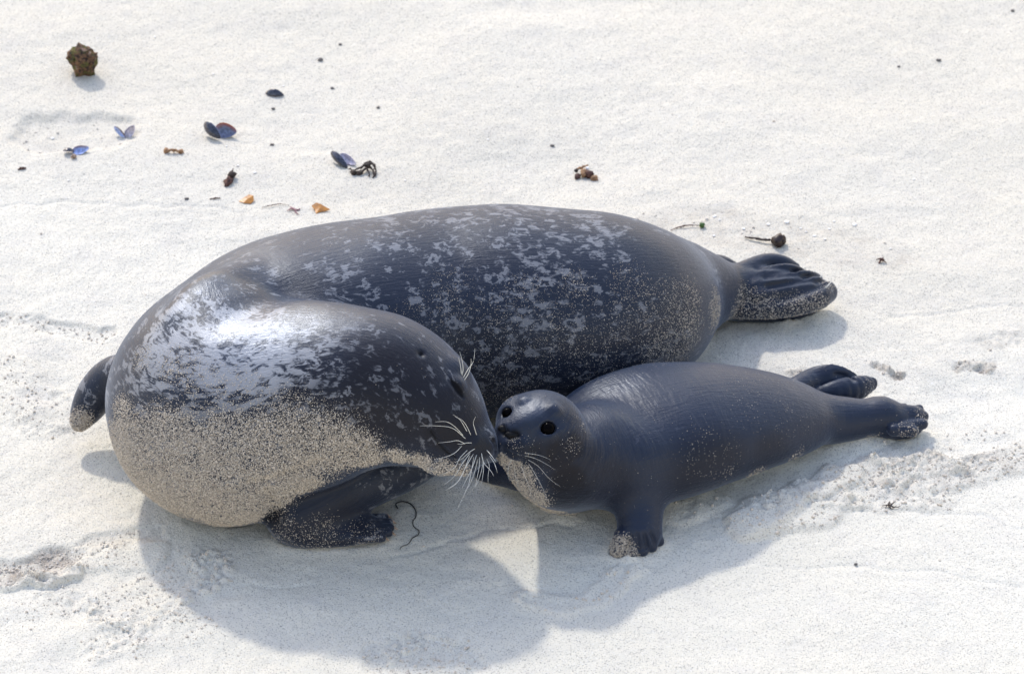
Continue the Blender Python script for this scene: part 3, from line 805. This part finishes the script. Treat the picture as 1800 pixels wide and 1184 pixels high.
# thin cracks and the step behind the seals
def line(pts, w, dz):
    global z
    d = dist_poly(Nw, pl(pts)); z = z + dz * np.exp(-(d / w) ** 2)
for pts in ([(1290, 995), (1500, 1000), (1640, 1010), (1800, 1032)], [(1480, 905), (1600, 902), (1720, 906), (1800, 930)], [(0, 362), (120, 358), (280, 362), (430, 374)], [(1560, 560), (1680, 540), (1800, 530)],
            [(1350, 890), (1600, 760)], [(430, 1035), (560, 1030)], [(700, 985), (850, 940), (1000, 930)]):
    line(pts, .004, -.0022)
d = dist_poly(Nw, pl([(1500, 700), (1700, 700), (1900, 650)])); z += .006 * fbm(N_ * 12, 3, 55) * np.exp(-(d / .2) ** 2)
d = dist_poly(Nw, pl([(0, 1100), (300, 1100), (500, 1184)])); z += .005 * fbm(N_ * 14, 3, 56) * np.exp(-(d / .22) ** 2)
d = dist_poly(Nw, pl([(0, 600), (60, 700)])); z += .006 * fbm(N_ * 14, 3, 57) * np.exp(-(d / .12) ** 2)
# sand heaped against the animals, pressed down beneath them
for b in (MB, PB):
    lo = np.array([-.95, -.9]) if b is MB else np.array([-.15, -.9]); hi = np.array([.8, .3]) if b is MB else np.array([.9, -.1])
    m = ((N_[:, :2] > lo) & (N_[:, :2] < hi)).all(1)
    S_ = N_[m].copy(); S_[:, 2] = .004
    e = b.ev(S_)
    jit = .6 + .5 * fbm(S_ * 25, 2, 77)
    zz = z[m] + .009 * jit * np.exp(-(np.clip(e, 0, 1) / .014) ** 2)
    zz = np.where(e < 0, zz * .3 - .012 * sstep(0, -.03, e), zz)
    z[m] = zz
Z = np.zeros(len(xy)); Z[near] = z
Z[~near] = .010 * fbm(xy[~near] * 2.2, 2, 41)
DM = np.zeros(len(xy)); DM[near] = np.clip(damp, 0, 1)
xy[:, 2] = Z
nx, ny = X.shape
i, j = np.meshgrid(np.arange(nx - 1), np.arange(ny - 1), indexing='ij')
a = (i * ny + j).ravel()
ground = np_mesh("beach_sand", xy, np.stack([a, a + ny, a + ny + 1, a + 1], 1), M_SAND)
ground['kind'] = 'structure'
attr(ground, "damp", DM)
ROUGH = rough
def ground_z(x, y):
    ii = np.clip(np.searchsorted(gx, x) - 1, 0, nx - 2); jj = np.clip(np.searchsorted(gy, y) - 1, 0, ny - 2)
    u = (x - gx[ii]) / (gx[ii + 1] - gx[ii]); w = (y - gy[jj]) / (gy[jj + 1] - gy[jj])
    G = Z.reshape(nx, ny)
    return G[ii, jj] * (1 - u) * (1 - w) + G[ii + 1, jj] * u * (1 - w) + G[ii, jj + 1] * (1 - u) * w + G[ii + 1, jj + 1] * u * w
def GP(px, py, up=0.0):
    p = P(px, py, 0); 
    for _ in range(3): p = P(px, py, float(ground_z(p[0], p[1])))
    return np.array([p[0], p[1], p[2] + up])
# loose crumbs lying in the scuffed places
w = ROUGH ** 1.5 + .0008
idx = RNG.choice(len(N_), 3600, p=w / w.sum())
cp = N_[idx].copy(); cp[:, :2] += RNG.normal(size=(len(idx), 2)) * .003
inside = np.minimum(MB.ev(cp + [0, 0, .01]), PB.ev(cp + [0, 0, .01])) < .004
cp = cp[~inside]
rd = .0008 + .0028 * RNG.random(len(cp)) ** 3
cp[:, 2] = ground_z(cp[:, 0], cp[:, 1]) + rd * .3
crumbs = grains("sand_crumbs", cp, rd, M_CRUMB)
crumbs['kind'] = 'stuff'; crumbs['label'] = 'small loose crumbs of damp sand scattered over the scuffed beach'; crumbs['category'] = 'sand crumbs'

# ------------------------------------------------------------------ beach litter
def lump(name, c, r, mat, parent=None, rough=.35, sc=None, seed=0, squash=(1, 1, 1), res=3):
    import bmesh
    bm = bmesh.new(); bmesh.ops.create_icosphere(bm, subdivisions=res, radius=1.0)
    vs = np.array([v_.co[:] for v_ in bm.verts])
    n = fbm(vs * 1.6 + seed * 7.1, 3, seed); m_ = fbm(vs * 5 + seed * 3.3, 2, seed + 9)
    vs = vs * (1 + rough * n + rough * .5 * m_)[:, None] * r * np.array(squash) + np.asarray(c)
    fs = [[v_.index for v_ in f_.verts] for f_ in bm.faces]; bm.free()
    return np_mesh(name, vs, np.array(fs), mat, parent)
# seaweed-grown stone
M_STONE = NT("grown_stone"); o_ = M_STONE.obj()
cc = M_STONE.mix(M_STONE.rng(M_STONE.noise(o_, 160, 3, .7), .4, .6), (.025, .014, .010), (.22, .115, .055))
cc = M_STONE.mix(M_STONE.math('MULTIPLY', M_STONE.rng(M_STONE.noise(o_, 60, 2), .52, .62), .7), cc, (.10, .11, .02))
cc = M_STONE.mix(M_STONE.math('MULTIPLY', M_STONE.rng(M_STONE.noise(o_, 90, 2), .62, .68), .6), cc, (.34, .25, .20))
M_STONE.set(Base_Color=cc, Roughness=.8); M_STONE.bump(M_STONE.noise(o_, 260, 3, .7), 1.0, .004); M_STONE = M_STONE.m
rt = thing("stone", "brown rough stone overgrown with seaweed, far up the beach on the left", "stone", GP(145, 132))
c0 = GP(148, 128)
lump("core", c0 + [-.002, 0, .026], .025, M_STONE, rt, .35, seed=3, squash=(1, 1, 1.15))
for k in range(95):
    a_ = random.uniform(0, 6.28); e_ = random.uniform(.0, 1.4)
    d_ = np.array([math.cos(a_) * math.cos(e_), math.sin(a_) * math.cos(e_), math.sin(e_)])
    lump("weed_tuft", c0 + [-.002, 0, .028] + d_ * [.024, .022, .022], random.uniform(.003, .0062), M_STONE, rt, .6, seed=20 + k, res=2)

# mussels: each half is a real curved shell, dark outside, pearly inside
def shell_mats(blue, warm):
    m = NT("mussel_shell"); g = m.n("ShaderNodeNewGeometry"); o = m.obj(); n = m.noise(o, 240, 3)
    inner = m.mix(m.rng(n, .3, .7), blue, tuple(min(1, x * 1.9) for x in blue))
    inner = m.mix(m.attr("edge"), inner, warm)
    outer = m.mix(m.rng(n, .3, .7), (.012, .012, .022), (.05, .055, .085))
    inn = m.attr("inner")
    m.set(Base_Color=m.mix(inn, outer, inner), Roughness=.22); m.bump(m.noise(o, 300, 2), .25, .0006)
    m.b.inputs['Coat Weight'].default_value = .4
    return m.m
def valve(L, Wd, depth, mat, parent, M4, name="shell_half", warm_side=1):
    """teardrop cup: closed thin solid"""
    U, Vn = 22, 20; th = .0009
    rows_in, rows_out, ed = [], [], []
    for i in range(U + 1):
        r = i / U
        for j in range(Vn):
            a = 2 * math.pi * j / Vn
            x = math.cos(a); y = math.sin(a) * (1 - .38 * (x * .5 + .5) ** 1.4 * 1.15)
            px_, py_ = x * L / 2 * r, y * Wd / 2 * r
            z_ = -depth * (1 - r * r)
            rows_out.append((px_, py_, z_ - th)); rows_in.append((px_, py_, z_ + (th if r < .97 else 0)))
            ed.append(max(0, (r - .45) / .55) * max(0, .25 + .75 * warm_side * math.sin(a)))
    vs = np.array(rows_out + rows_in); n1 = len(rows_out); fs = []
    for i in range(U):
        for j in range(Vn):
            a, b, c, d = i * Vn + j, i * Vn + (j + 1) % Vn, (i + 1) * Vn + (j + 1) % Vn, (i + 1) * Vn + j
            fs.append((a, b, c, d)); fs.append((n1 + d, n1 + c, n1 + b, n1 + a))
    for j in range(Vn):
        a, b = U * Vn + j, U * Vn + (j + 1) % Vn
        fs.append((a, b, n1 + b, n1 + a))
    R = np.array(M4)
    vs = vs @ R[:3, :3].T + R[:3, 3]
    o = np_mesh(name, vs, np.array(fs), mat, parent)
    attr(o, "inner", np.array([0.] * n1 + [1.] * n1)); attr(o, "edge", np.array(ed + ed))
    return o
def TR(p, rx, ry, rz):
    return Matrix.Translation(Vector(p)) @ Matrix.Rotation(math.radians(rz), 4, 'Z') @ Matrix.Rotation(math.radians(ry), 4, 'Y') @ Matrix.Rotation(math.radians(rx), 4, 'X')
MS_B = shell_mats((.22, .28, .48), (.16, .07, .05)); MS_W = shell_mats((.11, .13, .19), (.48, .11, .02)); MS_P = shell_mats((.42, .38, .42), (.10, .10, .22))
GM = "mussel shells scattered on the upper beach"
# single blue-black half lying hollow side down
m1 = thing("mussel_shell", "lone mussel half lying hollow side down, farthest back of the shells", "shell", GP(483, 168), GM)
valve(.036, .020, .010, MS_B, m1, TR(GP(483, 167, .002), 180, 0, -14))
# open upright pair, left
m2 = thing("mussel_shell", "open mussel standing like a small V, pale blue inside its right half", "shell", GP(220, 243), GM)
valve(.028, .019, .006, MS_P, m2, TR(GP(229, 240, .011), 62, -55, 20))
valve(.032, .016, .005, MS_B, m2, TR(GP(211, 240, .008), 100, 38, -30))
# flat open blue pair, far left
m3 = thing("mussel_shell", "flat open mussel with bright blue inside, leftmost of the shells", "shell", GP(132, 270), GM)
valve(.032, .022, .006, MS_B, m3, TR(GP(142, 268, .006), 28, -8, 16))
valve(.022, .018, .006, MS_B, m3, TR(GP(121, 270, .005), 150, 10, 10))
lump("flesh_scrap", GP(130, 277, .003), .0045, M_CLAW, m3, .5, seed=61)
# the largest, gaping
m4 = thing("mussel_shell", "largest mussel gaping open, rusty and grey blue inside", "shell", GP(385, 245), GM)
valve(.042, .034, .010, MS_W, m4, TR(GP(397, 240, .013), 55, 0, -10), warm_side=1)
valve(.044, .030, .010, MS_B, m4, TR(GP(374, 241, .014), -100, 20, -40), warm_side=1)
# near the brown weed
m5 = thing("mussel_shell", "long mussel with pinkish inside beside the dark brown weed scrap", "shell", GP(602, 292), GM)
valve(.040, .020, .006, MS_P, m5, TR(GP(611, 287, .008), 48, 8, -38), warm_side=-1)
valve(.046, .020, .008, MS_B, m5, TR(GP(597, 288, .009), -112, 20, -44), warm_side=1)

M_WEED = plain("dry_brown_weed", (.06, .035, .025), (.015, .010, .008), .6, 300, .8)
M_RED = plain("reddish_weed", (.14, .06, .045), (.05, .025, .02), .7, 300, .8)
M_TAN = plain("tan_weed", (.42, .24, .12), (.20, .11, .06), .7, 300, .8)
M_PINK = plain("pink_weed", (.42, .24, .26), (.30, .16, .17), .7, 200, .5)
M_LEAF = plain("orange_kelp", (.50, .20, .015), (.30, .12, .01), .35, 120, .4, coat=.3)
M_GREEN = plain("green_weed", (.06, .14, .02), (.03, .07, .01), .5, 200)
M_KELP = plain("dark_kelp", (.020, .009, .007), (.035, .018, .012), .4, 160, .5)
M_FLECK = plain("white_shell", (.86, .84, .80), (.74, .72, .69), .5, 120, .2)
M_HAIR = plain("black_fibre", (.01, .01, .01), (.02, .018, .015), .5)
def gline(pts, up=.0015):
    return [GP(p_[0], p_[1], (p_[2] if len(p_) > 2 else up)) for p_ in pts]
def multi(name, label, cat, px, py, strands, mat, r, group=None, lumps=(), part="strand"):
    t = thing(name, label, cat, GP(px, py), group)
    for s_ in strands:
        c = catmull(gline(s_), 5); n = len(c)
        jit = RNG.normal(size=c.shape) * r * .25; c = c + jit; c[:, 2] = np.maximum(c[:, 2], [ground_z(p_[0], p_[1]) + r * .3 for p_ in c])
        tube(part, c, [r * (1 - .6 * abs(2 * k / (n - 1) - 1)) * (1 + .4 * RNG.normal() * .5) for k in range(n)], mat, t, 6)
    for k, (x, y, rad, up, mt) in enumerate(lumps):
        lump("clump", GP(x, y, up), rad, mt, t, .5, seed=int(x) % 50 + k, res=2)
    return t
multi("seaweed_scrap", "dark brown curled weed scrap touching the long mussel", "seaweed", 638, 306,
      [[(612, 300, .004), (625, 304, .006), (640, 300, .012), (655, 298, .012), (660, 303, .006), (659, 312, .001)], [(618, 304, .003), (632, 308, .003), (644, 303, .009), (650, 312, .002)], [(640, 298, .013), (650, 296, .014), (660, 299, .010)], [(653, 300, .008), (658, 308, .003), (655, 313, .001)]], M_WEED, .0028,
      lumps=((622, 306, .006, .004, M_WEED), (633, 306, .005, .004, M_WEED), (646, 299, .005, .009, M_WEED)))
multi("seaweed_scrap", "knobbly purplish brown weed scrap above the left orange kelp leaf", "seaweed", 405, 320,
      [[(398, 323, .003), (404, 316, .006), (410, 306, .012)], [(402, 320, .004), (414, 312, .005)]], M_RED, .0025,
      lumps=((402, 322, .0075, .005, M_RED), (409, 313, .0075, .008, M_WEED), (399, 326, .005, .003, M_RED)))
multi("twig", "short pale orange bone shaped twig between two mussels", "twig", 304, 270, [[(290, 268, .005), (300, 269, .006), (310, 269, .005), (319, 269, .004)]], M_TAN, .0032,
      lumps=((293, 268, .0055, .004, M_TAN), (318, 269, .005, .003, M_TAN)))
multi("seaweed_clump", "small tan and rust coloured clump lying alone behind the big seal's back", "seaweed", 1028, 316,
      [[(1030, 305, .008), (1040, 312, .006), (1052, 320, .002)], [(1012, 306, .008), (1020, 303, .010), (1034, 300, .012)]], M_TAN, .0030,
      lumps=((1016, 313, .0055, .004, M_RED), (1026, 311, .0075, .006, M_TAN), (1036, 312, .008, .006, M_RED), (1044, 315, .006, .004, M_TAN), (1032, 305, .004, .010, M_FLECK), (1013, 306, .004, .008, M_WEED)))
multi("weed_scrap", "tiny reddish scrap at the left edge below the mussels", "seaweed", 38, 299, [[(31, 299), (38, 298, .003), (46, 297)]], M_RED, .0028)
multi("weed_scrap", "thin reddish sliver left of the left orange kelp leaf", "seaweed", 378, 350, [[(368, 351), (378, 350, .002), (387, 349)]], M_RED, .0016)
multi("weed_scrap", "thin brown thread between the two orange kelp leaves", "seaweed", 490, 364, [[(460, 366), (475, 364, .003), (492, 361, .003), (508, 362)]], M_RED, .0010)
multi("weed_scrap", "faint pink weed crumbs just left of the right orange leaf", "seaweed", 517, 372, [[(505, 372), (515, 369, .003), (524, 378)], [(510, 364), (520, 370, .002), (528, 368)]], M_PINK, .0018)
multi("kelp_stalk", "dark kelp stalk with round bulb end lying behind the rear flippers", "kelp", 1350, 430, [[(1310, 419, .003), (1330, 424, .005), (1350, 427, .006), (1364, 428, .008)]], M_KELP, .0035,
      lumps=((1368, 431, .0125, .010, M_KELP), (1376, 430, .008, .008, M_KELP)), part="stalk")
multi("weed_scrap", "small rust brown scrap alone right of the rear flippers", "seaweed", 1550, 462, [[(1540, 458, .003), (1550, 460, .006), (1558, 463)], [(1545, 464), (1553, 457, .006)]], M_RED, .0022)
gs = multi("grass_stem", "thin dry stem with a bright green tip near the big seal's rump", "stem", 1210, 402, [[(1178, 406), (1195, 401, .003), (1212, 399, .004), (1230, 399, .004)]], M_RED, .0014, part="stem")
lump("green_tip", GP(1234, 399, .004), .0055, M_GREEN, gs, .3, seed=5, res=2)
multi("seaweed_sprig", "dark olive branching sprig on the sand at lower right", "seaweed", 1565, 892,
      [[(1550, 890), (1560, 890, .004), (1572, 893, .003), (1582, 891)], [(1556, 893), (1562, 887, .005), (1564, 884, .004)], [(1566, 891, .004), (1572, 886, .005)], [(1560, 891, .004), (1568, 896)]], M_KELP, .0014)
hr = thing("black_strand", "thin wavy black fibre on shaded sand beside the big seal's front flipper", "fibre", GP(715, 920))
c = catmull(gline([(699, 894), (696, 886), (706, 882), (720, 885), (730, 896), (731, 908), (726, 916), (727, 925), (736, 933), (735, 940), (725, 946), (718, 956), (706, 961), (703, 966)], .0012), 5)
tube("strand", c, [.0011 * (1 - .5 * k / len(c)) for k in range(len(c))], M_HAIR, hr, 5)
hs = thing("black_stick", "tiny straight black splinter in front of the big seal's chest", "splinter", GP(395, 921))
tube("splinter", gline([(392, 922), (399, 920), (406, 919)]), [.0008, .001, .0007], M_HAIR, hs, 5)
# orange kelp leaves
def leaf(px, py, outline, label):
    t = thing("kelp_leaf", label, "kelp leaf", GP(px, py), "orange kelp leaves")
    pts = np.array([GP(x, y, u) for x, y, u in outline]); c = pts.mean(0) + [0, 0, .0012]
    vs = np.vstack([pts, [c], pts - [0, 0, .0012], [c - [0, 0, .0012]]]); n = len(pts); fs = []
    for k in range(n):
        k2 = (k + 1) % n
        fs += [(k, k2, n, n), (n + 1 + k2, n + 1 + k, 2 * n + 1, 2 * n + 1), (k2, k, n + 1 + k, n + 1 + k2)]
    me = bpy.data.meshes.new("blade"); me.from_pydata([tuple(x) for x in vs], [], [tuple(dict.fromkeys(f_)) for f_ in fs])
    me.materials.append(M_LEAF); o = bpy.data.objects.new("blade", me); SC.collection.objects.link(o); o.parent = t
    o.matrix_parent_inverse = Matrix.Translation(-t.location)
leaf(433, 356, [(420, 355, .002), (428, 351, .004), (438, 348, .008), (446, 350, .008), (446, 356, .004), (440, 359, .002), (428, 358, .002)], "mustard yellow kelp leaf, the left one of two leaves")
leaf(563, 373, [(548, 366, .006), (556, 363, .009), (564, 365, .008), (572, 368, .006), (580, 371, .004), (570, 373, .003), (561, 374, .002), (556, 376, .001), (553, 371, .003)], "pointed orange kelp leaf touching the big seal's back outline")
# white shell flecks and dark pebbles
flecks = [(1256, 381, 5), (1265, 387, 3.5), (1255, 415, 4), (1307, 403, 4.5), (1350, 395, 5), (1383, 391, 7), (1407, 402, 3.5), (1417, 408, 3.5), (1466, 390, 4), (1502, 396, 7), (1458, 403, 4), (1432, 415, 5), (1450, 421, 4), (1565, 438, 3),
          (272, 66, 3.5), (92, 244, 5), (375, 131, 3), (398, 258, 3.5), (498, 152, 3.5), (418, 292, 4.5), (448, 304, 5), (210, 300, 4), (120, 318, 3.5), (712, 318, 3), (858, 246, 3), (1606, 316, 3.5), (1790, 40, 3), (1310, 92, 3)]
FL = ["beside the green tipped stem, on its upper side", "just right of the fleck above the green tipped stem", "between the stem and the big seal's rump", "midway between green tip and kelp stalk, upper side",
      "above the middle of the kelp stalk", "large one above the kelp bulb", "just right of and below the large one above the kelp bulb", "small one close above the kelp bulb", "medium one right of the kelp bulb, higher than its neighbours",
      "largest and rightmost in the drift behind the rear flippers", "below the medium one right of the kelp bulb", "close right of the kelp bulb", "below and right of the kelp bulb", "just above the lone rust brown scrap",
      "far back, right of the overgrown stone", "left of the flat blue mussel, at the sand hollow", "between the overgrown stone and the largest mussel", "below the shadow of the largest mussel", "right above the lone half mussel",
      "above the knobbly purple brown scrap", "right of the knobbly purple brown scrap", "below the V shaped open mussel", "right of the tiny reddish scrap at the left edge", "right of the dark curled weed scrap",
      "between the dark curled scrap and the tan rust clump", "alone on bare sand at the far right, mid height", "in the far upper right corner", "alone near the top, right of the middle"]
for k, (x, y, r) in enumerate(flecks):
    o = lump("shell_fragment", GP(x, y, .001), r / 1000 * .62, M_FLECK, None, .35, seed=k, squash=(1.1, 1.1, .45), res=2)
    tag(o, "tiny white shell bit " + FL[k], "shell fragment", "white shell fragments on the sand")
M_PEB = plain("grey_pebble", (.16, .15, .14), (.09, .08, .08), .7, 300)
PL = ["dark pebble right of the overgrown stone, the larger of two", "small dark pebble highest of those left of the middle", "dark pebble alone in the upper right of the beach", "small dark pebble above and right of the lone half mussel",
      "small dark pebble just below the lone half mussel", "dark pebble above the tan rust clump behind the big seal", "small dark pebble above and right of the long mussel", "small dark pebble right of the largest mussel",
      "small dark pebble left of the orange kelp leaves", "dark pebble in the top right corner", "tiny dark pebble on smooth sand at the lower right", "tiny dark pebble left of the upper right pebble"]
for k, (x, y, r) in enumerate([(563, 106, 4), (598, 79, 3), (1650, 107, 4), (584, 156, 3), (480, 192, 3), (971, 257, 3.5), (665, 190, 3), (478, 255, 3), (328, 350, 3), (1780, 20, 3), (1504, 992, 2.5), (1580, 118, 2.5)]):
    o = lump("pebble", GP(x, y, .0015), r / 1000, M_PEB, None, .35, seed=k + 40, squash=(1.2, 1, .6), res=2)
    tag(o, PL[k], "pebble", "dark pebbles on the sand")
